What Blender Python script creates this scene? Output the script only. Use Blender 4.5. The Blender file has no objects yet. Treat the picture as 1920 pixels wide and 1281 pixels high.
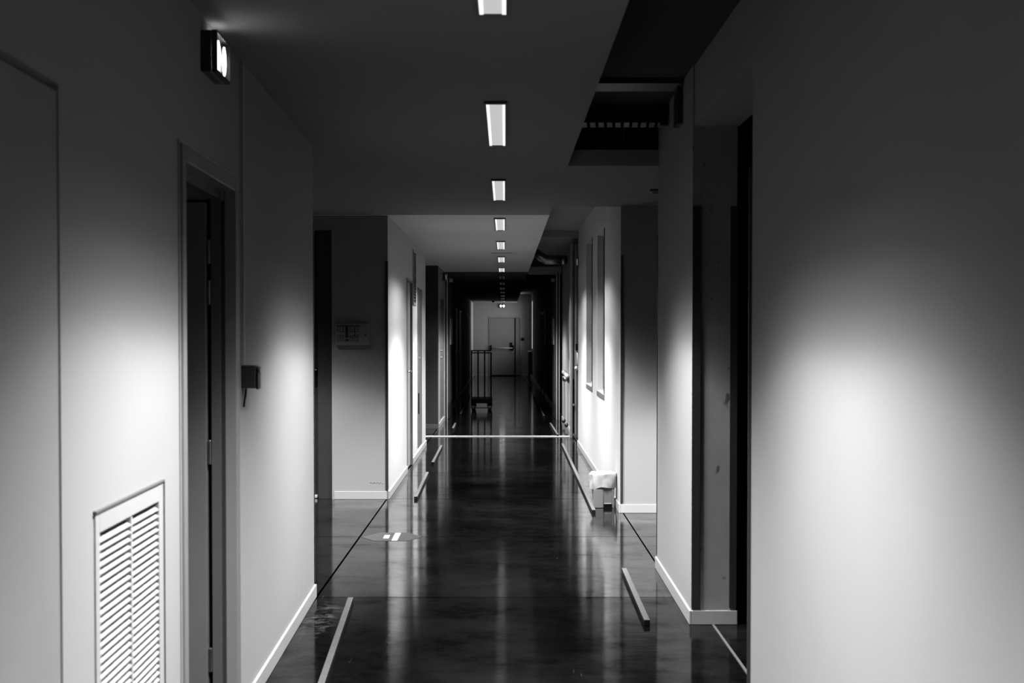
import bpy, bmesh, math, random
from mathutils import Vector, Matrix
random.seed(7)
S = bpy.context.scene
C = S.collection

# ---------------------------------------------------------------- camera, world, exposure
PITCH = 0.025
cd = bpy.data.cameras.new('camera'); cam = bpy.data.objects.new('camera', cd); C.objects.link(cam)
cam.location = (0, 0, 1.48); cam.rotation_euler = (math.pi/2 - PITCH, 0, 0)
cd.sensor_width = 36; cd.lens = 50; cd.clip_start = 0.05; cd.clip_end = 200
cd.shift_x = 12/1920; cd.shift_y = 51.2/1920
cd.dof.use_dof = True; cd.dof.focus_distance = 14.0; cd.dof.aperture_fstop = 6.3
S.camera = cam
W = bpy.data.worlds.new('world'); S.world = W; W.use_nodes = True
W.node_tree.nodes['Background'].inputs[0].default_value = (0, 0, 0, 1)
W.node_tree.nodes['Background'].inputs[1].default_value = 0.0
S.view_settings.view_transform = 'Standard'; S.view_settings.look = 'None'
S.view_settings.exposure = 0.0; S.view_settings.gamma = 1.0; S.view_settings.use_curve_mapping = False
S.cycles.use_denoising = True
S.cycles.max_bounces = 8; S.cycles.diffuse_bounces = 5; S.cycles.glossy_bounces = 4
S.cycles.sample_clamp_indirect = 4.0

# lamps of the corridor: power of each ceiling luminaire in a row from above the camera to the fire doors
LAMP_P = {0: 95, 1: 103, 2: 105, 3: 105, 4: 118, 5: 118, 6: 110, 7: 75}
SIDE_P = {'left': 118, 'right': 125}   # one luminaire in each arm of the crossing passage
# luminous intensity of the louvred luminaires against the angle from the vertical, degrees
CURVE = [(0, .4), (9, .5), (15, 1.2), (20, 2.9), (24, 4.1), (30, 3.4), (36, 2.75), (39.5, 2.5), (41.5, 2.0), (43.5, .85), (46.5, .30), (51, .05), (57, 0)]
SOFT = CURVE[:9] + [(43.5, 1.1), (46.5, .62), (51, .66), (58, .5), (62, .12), (64.5, 0)]   # side tail added to the lamps past the crossing, brightening the upper walls
WIN_P = 38

# ---------------------------------------------------------------- materials
def mat(name, col, rough=0.6, metal=0.0, noise=0.08, nscale=6.0, bump=0.0, bscale=80, emit=0, spec=0.5, coat=0):
    m = bpy.data.materials.new(name); m.use_nodes = True
    nt = m.node_tree; b = nt.nodes['Principled BSDF']
    tc = nt.nodes.new('ShaderNodeTexCoord')
    nz = nt.nodes.new('ShaderNodeTexNoise'); nz.inputs['Scale'].default_value = nscale; nz.inputs['Detail'].default_value = 5
    nt.links.new(tc.outputs['Object'], nz.inputs['Vector'])
    mr = nt.nodes.new('ShaderNodeMapRange')
    mr.inputs['To Min'].default_value = col*(1-noise); mr.inputs['To Max'].default_value = col*(1+noise)
    mr.inputs['From Min'].default_value = .3; mr.inputs['From Max'].default_value = .7
    nt.links.new(nz.outputs['Fac'], mr.inputs['Value'])
    nt.links.new(mr.outputs['Result'], b.inputs['Base Color'])
    b.inputs['Roughness'].default_value = rough; b.inputs['Metallic'].default_value = metal
    b.inputs['Specular IOR Level'].default_value = spec
    if coat: b.inputs['Coat Weight'].default_value = coat
    if bump:
        n2 = nt.nodes.new('ShaderNodeTexNoise'); n2.inputs['Scale'].default_value = bscale; n2.inputs['Detail'].default_value = 3
        nt.links.new(tc.outputs['Object'], n2.inputs['Vector'])
        bp = nt.nodes.new('ShaderNodeBump'); bp.inputs['Strength'].default_value = bump; bp.inputs['Distance'].default_value = .004
        nt.links.new(n2.outputs['Fac'], bp.inputs['Height']); nt.links.new(bp.outputs['Normal'], b.inputs['Normal'])
    if emit:
        b.inputs['Emission Color'].default_value = (1, 1, 1, 1); b.inputs['Emission Strength'].default_value = emit
    return m

M = {}
M['wall'] = mat('wall_paint', .195, .75, noise=.02, nscale=1.5, bump=.08, bscale=160, spec=.15)
M['ceil'] = mat('ceiling_paint', .145, .85, noise=.02, nscale=1.2, spec=.1)
M['raisedpale'] = mat('raised_ceiling_pale_paint', .2, .9, noise=.03, spec=.1)  # lit copy of the raised ceiling colour, for beyond the crossing
M['wallwhite'] = mat('white_wall_paint', .31, .75, noise=.02, nscale=1.5, bump=.08, bscale=160, spec=.15)  # lit copy of the wall colour, puts brightness into the mid walls
M['ceilwhite'] = mat('white_ceiling_paint', 0.42, .85, noise=.02, nscale=1.2, spec=.1)  # lighter tone carries the light on the ceiling past the crossing
M['raised'] = mat('raised_ceiling_paint', 0.03, .9, noise=.03, spec=.1)  # shade of the near bay put into this dark colour
M['recess_skirt'] = mat('dark_baseboard_paint', .05, .4, noise=.03)  # baseboard colour darkened to carry the recess shade
M['skirt'] = mat('baseboard_paint', .256, .4, noise=.03)
M['frame'] = mat('door_frame_paint', .186, .45, noise=.03)
M['framegrey'] = mat('grey_frame_paint', .115, .45, noise=.03)
M['leaf'] = mat('door_leaf_paint', .131, .5, noise=.03)
M['lining'] = mat('jamb_lining_paint', .046, .5, noise=.04)  # darkened to carry the shade inside the door reveal
M['leafdull'] = mat('cupboard_leaf_paint', .074, .5, noise=.04)
M['cupboard'] = mat('grey_cupboard_paint', .055, .5, noise=.04)
M['whitedoor'] = mat('white_door_enamel', .75, .4, noise=.02)
M['leafpale'] = mat('pale_leaf_paint', .149, .55, noise=.02)
M['darkleaf'] = mat('dark_door_leaf', .017, .45, noise=.1)
M['blackleaf'] = mat('black_door_leaf', .008, .4, noise=.1)
M['traymetal'] = mat('tray_metal', .05, .5, metal=.3, noise=.2, nscale=20)
M['fireleaf'] = mat('fire_door_leaf', .03, .6, noise=.05, spec=.2)
M['plate'] = mat('pale_vision_plate', .35, .5, noise=.03)
M['black'] = mat('black_plastic', .008, .45, noise=.1)
M['guard'] = mat('black_corner_guard', .011, .5, noise=.1)
M['gap'] = mat('dark_gap', .004, .9, noise=.1)  # black fill that puts the shade of gaps and slots into colour
M['chrome'] = mat('chrome', .75, .18, metal=1.0, noise=.03)
M['steel'] = mat('galvanised_steel', .25, .35, metal=1.0, noise=.15, nscale=20)
M['alu'] = mat('aluminium_strip', .6, .4, metal=.6, noise=.05)
M['white'] = mat('white_enamel', .279, .35, noise=.02)
M['grille'] = mat('grille_paint', .232, .5, noise=.02)
M['darksteel'] = mat('dark_steel', 0.004, .4, spec=.1, noise=.2, nscale=14)
M['rail'] = mat('floor_rail_wood', 0.036, .5, noise=.25, nscale=30)
M['railside'] = mat('floor_rail_dark_side', 0.003, .7, spec=.1, noise=.2)  # rail sides darkened in colour to read as shaded below the lit tops
M['line'] = mat('floor_line_paint', 0.35, .6, noise=.1, nscale=20)
M['sticker'] = mat('grey_floor_sticker', 0.02, .8, spec=.12, noise=.03)
M['stickerwhite'] = mat('white_sticker_print', 0.17, .5, noise=.02)
M['bin'] = mat('bin_plastic', 0.12, .35, noise=.03)
M['bag'] = mat('bin_bag_film', 0.28, .3, noise=.08, nscale=30)
M['paper'] = mat('panel_chart', .140, .6, noise=.05)
M['panel'] = mat('panel_housing', .154, .5, noise=.02)
M['ink'] = mat('chart_ink', .014, .6, noise=.1)
M['pane'] = mat('window_blind_pane', .070, .25, noise=.03)
M['lampframe'] = mat('luminaire_rim', .02, .5, noise=.1)
M['louvre'] = mat('luminaire_louvre_lit', .3, .3, noise=.05, emit=.50)
M['tube'] = mat('luminaire_tube_lit', .5, .3, noise=.02, emit=.95)
M['louvre_off'] = mat('luminaire_louvre_unlit', .1, .35, noise=.05)
M['tube_off'] = mat('luminaire_tube_unlit', .5, .2, noise=.02)
M['emlens'] = mat('emergency_lens', .8, .3, noise=.01, emit=9)
M['emlens_dim'] = mat('emergency_lens_small', .8, .3, noise=.01, emit=.5)
M['sky'] = mat('bright_window_glass', .8, .3, noise=.01, emit=.5)
M['darkroom'] = mat('side_room_paint', 0.012, .9, noise=.05)  # near-black colour stands for the darkness of unlit rooms and the left recess
M['scribble'] = mat('pencil', .22, .8)

def pillar_mat():
    m = mat('scuffed_pillar_paint', .195, .75, noise=.06, nscale=9, bump=.15, bscale=60, spec=.15)
    nt = m.node_tree; b = nt.nodes['Principled BSDF']
    src = b.inputs['Base Color'].links[0].from_socket
    tc = nt.nodes.new('ShaderNodeTexCoord'); mp = nt.nodes.new('ShaderNodeMapping'); mp.inputs['Scale'].default_value = (22, 1, 11)
    nz = nt.nodes.new('ShaderNodeTexNoise'); nz.inputs['Scale'].default_value = 1.0; nz.inputs['Detail'].default_value = 4
    nt.links.new(tc.outputs['Object'], mp.inputs[0]); nt.links.new(mp.outputs[0], nz.inputs['Vector'])
    r = nt.nodes.new('ShaderNodeMapRange'); r.inputs['From Min'].default_value = .64; r.inputs['From Max'].default_value = .70
    nt.links.new(nz.outputs['Fac'], r.inputs['Value'])
    mx = nt.nodes.new('ShaderNodeMix'); mx.data_type = 'RGBA'
    nt.links.new(r.outputs['Result'], mx.inputs[0]); nt.links.new(src, mx.inputs[6]); mx.inputs[7].default_value = (.06, .06, .06, 1)
    nt.links.new(mx.outputs[2], b.inputs['Base Color'])
    return m
M['pillar'] = pillar_mat()

def floor_mat():
    m = bpy.data.materials.new('polished_dark_concrete'); m.use_nodes = True
    nt = m.node_tree; b = nt.nodes['Principled BSDF']; N = nt.nodes.new; L = nt.links.new
    geo = N('ShaderNodeNewGeometry'); sep = N('ShaderNodeSeparateXYZ'); L(geo.outputs['Position'], sep.inputs[0])
    def math_(op, a, c=None, d=None):
        n = N('ShaderNodeMath'); n.operation = op
        for i, v in enumerate((a, c, d)):
            if v is None: continue
            if isinstance(v, (int, float)): n.inputs[i].default_value = v
            else: L(v, n.inputs[i])
        return n.outputs[0]
    def noise(scale, detail, vec=None, rough=.55):
        n = N('ShaderNodeTexNoise'); n.inputs['Scale'].default_value = scale; n.inputs['Detail'].default_value = detail
        n.inputs['Roughness'].default_value = rough
        L(vec or geo.outputs['Position'], n.inputs['Vector']); return n.outputs['Fac']
    def rng(v, a, c, d, e):
        n = N('ShaderNodeMapRange'); L(v, n.inputs['Value'])
        for k, x in zip(('From Min', 'From Max', 'To Min', 'To Max'), (a, c, d, e)): n.inputs[k].default_value = x
        return n.outputs['Result']
    # joints: two long saw cuts and a cut across every 2.37 m
    jx1 = math_('LESS_THAN', math_('ABSOLUTE', math_('ADD', sep.outputs['X'], 1.06)), .007)
    jx2 = math_('LESS_THAN', math_('ABSOLUTE', math_('ADD', sep.outputs['X'], -.968)), math_('MULTIPLY', .006, math_('GREATER_THAN', sep.outputs['Y'], 8.9)))
    fy = math_('FRACT', math_('DIVIDE', math_('ADD', sep.outputs['Y'], -7.94 + .006 + 23.7), 2.37))
    jy = math_('LESS_THAN', fy, .012/2.37)
    joint = math_('MAXIMUM', math_('MAXIMUM', jx1, jx2), jy)
    base = math_('MULTIPLY', rng(noise(1.3, 6), .3, .7, .0010, .0032), rng(noise(9, 8, rough=.7), .32, .68, .4, 1.7))
    # pale dust beside the wall foot and the first rail
    dx = math_('ADD', sep.outputs['X'], .955); dy = math_('ADD', sep.outputs['Y'], -7.35)
    rr = math_('ADD', math_('MULTIPLY', math_('MULTIPLY', dx, dx), 90), math_('MULTIPLY', math_('MULTIPLY', dy, dy), 3.2))
    dust = math_('MULTIPLY', rng(rr, .2, 1.0, 1, 0), rng(noise(9, 9, rough=.75), .50, .70, 0, .06))
    # fine scratches
    mp = N('ShaderNodeMapping'); mp.inputs['Scale'].default_value = (60, 4, 1); mp.inputs['Rotation'].default_value = (0, 0, .7); L(geo.outputs['Position'], mp.inputs[0])
    sc = rng(noise(1, 2, mp.outputs[0]), .72, .8, 0, .03)
    tot = math_('ADD', math_('ADD', base, dust), sc)
    tot = math_('MULTIPLY', tot, math_('SUBTRACT', 1, math_('MULTIPLY', joint, .85)))
    cmb = N('ShaderNodeCombineColor'); [L(tot, cmb.inputs[i]) for i in range(3)]
    L(cmb.outputs[0], b.inputs['Base Color'])
    far = math_('GREATER_THAN', sep.outputs['Y'], 7.945)   # the nearest slab is worn and duller
    ro = math_('ADD', math_('ADD', rng(noise(2.2, 7), .3, .7, .05, .12), math_('MULTIPLY', joint, .3)), math_('MULTIPLY', dust, 3.0))
    L(ro, b.inputs['Roughness'])
    mb = N('ShaderNodeMapping'); mb.inputs['Scale'].default_value = (1.2, 5, 1); L(geo.outputs['Position'], mb.inputs[0])
    bp = N('ShaderNodeBump'); bp.inputs['Strength'].default_value = .05; bp.inputs['Distance'].default_value = .01
    L(math_('ADD', noise(5, 5, mb.outputs[0]), math_('MULTIPLY', noise(26, 6), .22)), bp.inputs['Height']); L(bp.outputs['Normal'], b.inputs['Normal'])
    L(math_('MULTIPLY', math_('SUBTRACT', 1, joint), math_('MULTIPLY', rng(noise(2.6, 9, rough=.68), .36, .62, .03, .34), math_('ADD', .16, math_('MULTIPLY', far, .84)))), b.inputs['Specular IOR Level'])
    return m
M['floor'] = floor_mat()

# ---------------------------------------------------------------- mesh helpers
def wloc(o):
    v = Vector((0, 0, 0))
    while o is not None: v = v + o.location; o = o.parent
    return v

def obj(name, bm, m, parent=None, origin=None, bevel=0, smooth=False):
    bmesh.ops.recalc_face_normals(bm, faces=bm.faces[:])
    xs = [v.co for v in bm.verts]
    if origin is None:
        lo = [min(c[i] for c in xs) for i in range(3)]; hi = [max(c[i] for c in xs) for i in range(3)]
        origin = Vector(((lo[0]+hi[0])/2, (lo[1]+hi[1])/2, lo[2]))
    origin = Vector(origin)
    bmesh.ops.translate(bm, verts=bm.verts[:], vec=-origin)
    me = bpy.data.meshes.new(name); bm.to_mesh(me); bm.free()
    ms = m if isinstance(m, (list, tuple)) else [m]
    for k in ms: me.materials.append(M[k] if isinstance(k, str) else k)
    if smooth:
        for p in me.polygons: p.use_smooth = True
    o = bpy.data.objects.new(name, me); C.objects.link(o)
    if parent is not None:
        o.parent = parent; o.location = origin - wloc(parent)
    else: o.location = origin
    if bevel:
        b = o.modifiers.new('bevel', 'BEVEL'); b.width = bevel; b.segments = 2; b.limit_method = 'ANGLE'
    return o

def tag(o, label, cat, group=None, kind=None):
    o['label'] = label; o['category'] = cat
    if group: o['group'] = group
    if kind: o['kind'] = kind
    return o

def thing(name, loc, label, cat, group=None):
    o = bpy.data.objects.new(name, None); C.objects.link(o); o.location = loc; o.empty_display_size = .1
    return tag(o, label, cat, group)

def struct(name, bm, m, label, cat, bevel=0):
    o = obj(name, bm, m, bevel=bevel); o['kind'] = 'structure'; o['label'] = label; o['category'] = cat
    return o

def hexa(bm, P8, mi=0):
    vs = [bm.verts.new(p) for p in P8]
    for f in ((0,1,2,3), (7,6,5,4), (0,4,5,1), (1,5,6,2), (2,6,7,3), (3,7,4,0)):
        fc = bm.faces.new([vs[i] for i in f]); fc.material_index = mi

def box(bm, x0, x1, y0, y1, z0, z1, mi=0):
    hexa(bm, [(x0,y0,z0),(x1,y0,z0),(x1,y1,z0),(x0,y1,z0),(x0,y0,z1),(x1,y0,z1),(x1,y1,z1),(x0,y1,z1)], mi)

def B(*a):
    bm = bmesh.new(); box(bm, *a); return bm

class Fr:
    """a wall's frame: s runs along the wall in world Y (or X), d away from the corridor, h up"""
    def __init__(s, p0, p1, side):
        s.p0 = Vector(p0); v = Vector(p1) - s.p0; s.len = v.length; s.u = v/s.len
        s.n = Vector((-s.u.y, s.u.x)) if side == 'L' else Vector((s.u.y, -s.u.x))
    def P(s, a, d, h):
        q = s.p0 + s.u*a + s.n*d; return (q.x, q.y, h)
    def box(s, bm, a0, a1, d0, d1, h0, h1, mi=0):
        hexa(bm, [s.P(a0,d0,h0), s.P(a1,d0,h0), s.P(a1,d1,h0), s.P(a0,d1,h0), s.P(a0,d0,h1), s.P(a1,d0,h1), s.P(a1,d1,h1), s.P(a0,d1,h1)], mi)
    def B(s, *a):
        bm = bmesh.new(); s.box(bm, *a); return bm

def wall_bm(fr, t, h0, h1, holes=()):
    A = sorted({0, fr.len, *[x for h in holes for x in h[:2]]}); H = sorted({h0, h1, *[x for h in holes for x in h[2:]]})
    def solid(i, j):
        if i < 0 or j < 0 or i >= len(A)-1 or j >= len(H)-1: return False
        ca, ch = (A[i]+A[i+1])/2, (H[j]+H[j+1])/2
        return not any(h[0] < ca < h[1] and h[2] < ch < h[3] for h in holes)
    bm = bmesh.new(); vc = {}
    def v(a, d, h):
        k = (a, d, h)
        if k not in vc: vc[k] = bm.verts.new(fr.P(a, d, h))
        return vc[k]
    for i in range(len(A)-1):
        for j in range(len(H)-1):
            if not solid(i, j): continue
            a0, a1, b0, b1 = A[i], A[i+1], H[j], H[j+1]
            for d in (0, t): bm.faces.new([v(a0,d,b0), v(a1,d,b0), v(a1,d,b1), v(a0,d,b1)])
            for di, dj, q in ((-1,0,((a0,b0),(a0,b1))), (1,0,((a1,b0),(a1,b1))), (0,-1,((a0,b0),(a1,b0))), (0,1,((a0,b1),(a1,b1)))):
                if not solid(i+di, j+dj):
                    (p, q1), (r, s1) = q
                    bm.faces.new([v(p,0,q1), v(r,0,s1), v(r,t,s1), v(p,t,q1)])
    return bm

def cyl(bm, p, q, r, n=16, r2=None, mi=0):
    p, q = Vector(p), Vector(q); ax = (q-p).normalized()
    u = ax.orthogonal().normalized(); w = ax.cross(u); r2 = r if r2 is None else r2
    a = [bm.verts.new(p + (u*math.cos(2*math.pi*k/n) + w*math.sin(2*math.pi*k/n))*r) for k in range(n)]
    b = [bm.verts.new(q + (u*math.cos(2*math.pi*k/n) + w*math.sin(2*math.pi*k/n))*r2) for k in range(n)]
    for k in range(n): bm.faces.new([a[k], a[(k+1)%n], b[(k+1)%n], b[k]]).material_index = mi
    bm.faces.new(a[::-1]).material_index = mi; bm.faces.new(b).material_index = mi

def tube(bm, pts, r, n=12):
    pts = [Vector(p) for p in pts]; rings = []
    for i, p in enumerate(pts):
        t = (pts[min(i+1, len(pts)-1)] - pts[max(i-1, 0)]).normalized()
        ref = Vector((0, 0, 1)) if abs(t.z) < .95 else Vector((0, 1, 0))
        u = t.cross(ref).normalized(); w = u.cross(t)
        rings.append([bm.verts.new(p + (u*math.cos(2*math.pi*k/n) + w*math.sin(2*math.pi*k/n))*r) for k in range(n)])
    for a, b in zip(rings, rings[1:]):
        for k in range(n): bm.faces.new([a[k], a[(k+1)%n], b[(k+1)%n], b[k]])
    bm.faces.new(rings[0][::-1]); bm.faces.new(rings[-1])

def ball(bm, c, rx, ry, rz):
    g = bmesh.ops.create_uvsphere(bm, u_segments=16, v_segments=10, radius=1)
    for v in g['verts']: v.co = Vector((c[0]+v.co.x*rx, c[1]+v.co.y*ry, c[2]+v.co.z*rz))

# ---------------------------------------------------------------- levels and plans (metres; camera stands at x 0, y 0)
HC = 2.525          # dropped ceiling
HR = 2.83           # raised ceiling of the right-hand bay
EDGE = .388         # edge of the dropped ceiling
YB, YE = -2.6, 49.3  # corridor's two ends

# floor
struct('floor', B(-4, 4, YB-.2, YE+.2, -.2, 0), 'floor', 'dark polished concrete floor with saw-cut joints and reflections', 'floor')

# ceilings
bm = bmesh.new()
box(bm, -4, EDGE, YB-.2, 12.6, HC, HC+.10)
struct('ceiling', bm, 'ceil', 'grey dropped ceiling carrying the nearest strip lights', 'ceiling')
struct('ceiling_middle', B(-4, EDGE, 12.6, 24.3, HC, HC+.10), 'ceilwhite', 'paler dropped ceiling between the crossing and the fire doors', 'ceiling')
struct('ceiling_far', B(-4, EDGE, 24.3, YE+.2, HC, HC+.10), 'ceil', 'unlit dropped ceiling beyond the fire doors', 'ceiling')
bm = bmesh.new()
box(bm, EDGE, 4, 8.9, 11.76, HC, HC+.10)
struct('ceiling_crossing', bm, 'ceil', 'flat ceiling slab over the crossing passage on the right', 'ceiling')
bm = bmesh.new()
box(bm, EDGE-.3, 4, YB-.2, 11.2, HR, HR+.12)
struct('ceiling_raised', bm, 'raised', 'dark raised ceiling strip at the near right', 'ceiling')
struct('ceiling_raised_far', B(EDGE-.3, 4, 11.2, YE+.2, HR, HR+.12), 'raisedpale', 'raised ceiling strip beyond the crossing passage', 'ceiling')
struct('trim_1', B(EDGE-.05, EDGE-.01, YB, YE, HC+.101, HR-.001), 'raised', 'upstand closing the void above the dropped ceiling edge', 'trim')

# right near wall with the wide opening, and the pillar
fRN = Fr((.940, YB), (.954, 7.2), 'R')
struct('wall_right', wall_bm(fRN, .225, 0, HR, [(5.5-YB, fRN.len, 0, HC)]), 'wall', 'blank white near wall filling the right of the photo', 'wall')
fRP = Fr((.945, 7.212), (.955, 8.93), 'R')
struct('wall_right_pillar_end', B(.945, 1.17, 7.2, 7.2115, 0, HR), 'pillar', 'scuffed narrow end face of the pillar between two black guards', 'wall')
struct('wall_right_pillar', wall_bm(fRP, .225, 0, HR), 'wall', 'white pillar wall beyond the dark opening on the right', 'wall')
# right middle wall with two window niches
fRM = Fr((.945, 11.68), (.955, 18.7), 'R')
Y0 = 11.68
WINS = [(13.62-Y0, 14.73-Y0, .89, 2.49), (15.54-Y0, 16.78-Y0, .89, 2.53)]
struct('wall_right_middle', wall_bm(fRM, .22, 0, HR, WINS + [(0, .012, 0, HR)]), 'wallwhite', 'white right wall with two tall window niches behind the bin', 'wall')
fRC = Fr((1.1645, 11.68), (4, 11.68), 'L')
bm = wall_bm(fRC, .2, 0, HR); box(bm, .945, 1.1644, 11.68, 11.6915, 0, HR)
struct('wall_right_crossing', bm, 'wall', 'wall of the right crossing passage facing the camera', 'wall')
fRR = Fr((1.03, 18.7), (1.03, 20.1), 'R')
struct('wall_right_recess', wall_bm(fRR, .2, 0, HR), 'wall', 'shallow recess in the right wall before the white door jamb', 'wall')
fRQ = Fr((.955, 20.25), (.968, 24.3), 'R')
struct('wall_right_passage', wall_bm(fRQ, .2, 0, HR), 'wall', 'short right wall between white jamb and fire doors', 'wall')
fRF = Fr((.968, 24.3), (.88, YE), 'R')
FW = (46.9-24.3, 49.0-24.3, .93, 2.60)
RD = [(33.4-24.3, 34.5-24.3, 0, 2.05), (36-24.3, 37-24.3, 0, 2.05)]
struct('wall_right_far', wall_bm(fRF, .2, 0, HR, [FW] + RD), 'wall', 'unlit right wall beyond the fire doors', 'wall')

# left walls
fLN = Fr((-1.073+.023*(7.94-YB), YB), (-1.073, 7.94), 'L')
sL = lambda y: (y-YB)*fLN.len/(7.94-YB)
D1 = (sL(2.1), sL(3.07), 0, 2.015); D2 = (sL(4.36), sL(5.28), 0, 2.01)
GR = (sL(3.33)+.04, sL(4.06)-.055, .30, 1.005)
struct('wall_left', wall_bm(fLN, .2, 0, HC, [D1, D2, GR]), 'wall', 'white near wall on the left with grille and open door', 'wall')
fLC = Fr((-1.2465, 12.65), (-4, 12.65), 'R')
D3 = (.2995, 1.35, 0, 2.40)
bm = wall_bm(fLC, .2, 0, HC, [D3]); box(bm, -1.2464, -1.047, 12.65, 12.6615, 0, HC)
struct('wall_left_crossing', bm, 'wall', 'white wall of the left crossing passage with alarm panel', 'wall')
fLM = Fr((-1.047, 12.65), (-1.055, 18.73), 'L')
D4 = (15.1-12.65, 16.0-12.65, 0, 2.07); D5 = (16.95-12.65, 18.05-12.65, .075, 2.03); V5 = (16.12-12.65, 16.55-12.65, 1.83, 2.40)
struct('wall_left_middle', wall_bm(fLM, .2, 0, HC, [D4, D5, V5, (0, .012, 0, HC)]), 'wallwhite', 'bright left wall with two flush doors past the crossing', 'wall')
fLR = Fr((-1.0482, 22.0), (-4, 22.0), 'R')
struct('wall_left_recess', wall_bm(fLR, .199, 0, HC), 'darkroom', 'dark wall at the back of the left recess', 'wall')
fLQ = Fr((-1.048, 22.2), (-1.042, 24.3), 'L')
D6 = (.5, 1.95, .075, 2.05)
struct('wall_left_passage', wall_bm(fLQ, .202, 0, HC, [D6]), 'wall', 'short left wall just before the fire doors', 'wall')
fLF = Fr((-1.05, 24.3), (-1.125, YE), 'L')
LD = [(30.5-24.3, 31.5-24.3, 0, 2.02), (33.0-24.3, 34.8-24.3, 0, 2.02), (40.0-24.3, 41.0-24.3, 0, 2.05)]
struct('wall_left_far', wall_bm(fLF, .2, 0, HC, LD), 'wall', 'unlit left wall beyond the fire doors', 'wall')

# ends, side rooms
ED = (-.573-(-4), .52-(-4), 0, 2.04)
fE = Fr((-4, YE), (4, YE), 'L')
struct('wall_end', wall_bm(fE, .2, 0, HR, [ED]), 'wall', 'grey wall with exit door at the far corridor end', 'wall')
struct('wall_back', B(-4, 4, YB-.2, YB, 0, HR), 'wall', 'wall closing the corridor behind the camera', 'wall')
struct('wall_left_outer', B(-4.2, -4, YB-.2, YE+.2, 0, HR), 'darkroom', 'outer wall of the unlit rooms on the left', 'wall')
struct('wall_right_outer', B(4, 4.2, YB-.2, YE+.2, 0, HR), 'darkroom', 'outer wall of the unlit rooms on the right', 'wall')
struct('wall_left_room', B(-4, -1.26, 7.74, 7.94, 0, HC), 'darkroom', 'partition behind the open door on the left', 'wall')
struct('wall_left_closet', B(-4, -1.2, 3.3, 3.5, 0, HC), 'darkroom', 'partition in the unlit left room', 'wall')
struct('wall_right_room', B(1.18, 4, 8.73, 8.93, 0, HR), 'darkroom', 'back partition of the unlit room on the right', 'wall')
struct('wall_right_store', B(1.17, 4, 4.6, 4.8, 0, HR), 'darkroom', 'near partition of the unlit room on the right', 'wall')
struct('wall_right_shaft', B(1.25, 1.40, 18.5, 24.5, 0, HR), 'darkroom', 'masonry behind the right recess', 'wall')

# ---------------------------------------------------------------- baseboards
def skirt(name, fr, spans, label, h=.072, t=.013, m='skirt'):
    bm = bmesh.new()
    for a0, a1 in spans: fr.box(bm, a0, a1, -t, 0, 0, h)
    struct(name, bm, m, label, 'baseboard', bevel=.003)
skirt('baseboard_left', fLN, [(0, D1[0]-.02), (D1[1]+.03, D2[0]-.06), (D2[1]+.08, fLN.len+.013)], 'white baseboard along the near left wall')
skirt('baseboard_left_end', Fr((-1.06, 7.94), (-1.26, 7.94), 'L'), [(0, .2)], 'short baseboard turning the near left corner')
skirt('baseboard_left_crossing', fLC, [(-.19, D3[0]-.02)], 'white baseboard under the alarm panel wall')
skirt('baseboard_left_middle', fLM, [(0, D4[0]-.02), (D4[1]+.02, fLM.len+.013)], 'white baseboard along the bright left wall')
skirt('baseboard_left_recess', fLR, [(0, 2)], 'dark baseboard in the left recess', m='recess_skirt')
skirt('baseboard_left_passage', fLQ, [(0, fLQ.len-.1)], 'short white baseboard before the left fire door')
skirt('baseboard_right', fRN, [(0, 5.5-YB)], 'white baseboard along the near right wall')
skirt('baseboard_right_pillar', fRP, [(-.025, fRP.len+.013)], 'white baseboard along the corridor side of the pillar')
skirt('baseboard_right_pillar_end', Fr((.945, 7.2), (1.175, 7.2), 'L'), [(0, .232)], 'scuffed baseboard across the pillar end')
skirt('baseboard_right_middle', fRM, [(-.013, fRM.len)], 'white baseboard behind the bin')
skirt('baseboard_right_crossing', Fr((.945, 11.68), (4, 11.68), 'L'), [(0, 3)], 'white baseboard across the crossing wall on the right')
skirt('baseboard_right_passage', fRQ, [(.05, fRQ.len-.1)], 'short white baseboard before the right fire door')
skirt('baseboard_right_far', fRF, [(.4, RD[0][0]-.05), (RD[0][1]+.05, RD[1][0]-.05), (RD[1][1]+.05, fRF.len)], 'baseboard along the unlit right wall')
skirt('baseboard_left_far', fLF, [(1.4, LD[0][0]-.05), (LD[0][1]+.05, LD[1][0]-.05), (LD[1][1]+.05, LD[2][0]-.05), (LD[2][1]+.05, fLF.len)], 'baseboard along the unlit left wall')
skirt('baseboard_end', fE, [(2.9, ED[0]-.06), (ED[1]+.05, 4.87)], 'baseboard along the far end wall')

# ---------------------------------------------------------------- doors of the setting
def door(n, loc, label):
    o = bpy.data.objects.new('door_%d' % n, None); C.objects.link(o); o.location = loc; o.empty_display_size = .1
    o['kind'] = 'structure'; o['label'] = label; o['category'] = 'door'; return o
def lever(fr, a, d, h, parent, out=.05, ln=.12, mdir=1):
    bm = bmesh.new(); cyl(bm, fr.P(a, d, h), fr.P(a, d-out, h), .009, 10)
    cyl(bm, fr.P(a-.01*mdir, d-out, h), fr.P(a+ln*mdir, d-out, h), .010, 10)
    return obj('lever_handle', bm, 'chrome', parent, smooth=True)

# flush cupboard door at the frame's left edge
d = door(1, fLN.P(2.6-YB, .03, 0), 'flush pale door cut by the left edge of the photo')
obj('leaf', fLN.B(D1[0]+.005, D1[1]-.0012, .004, .046, .006, D1[3]-.016), 'leafpale', d)
bm = bmesh.new(); fLN.box(bm, D1[0], D1[1], .06, .075, 0, D1[3]); obj('door_stop_panel', bm, 'gap', d)  # black sheet behind the leaf, shade of the seam put into colour
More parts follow.
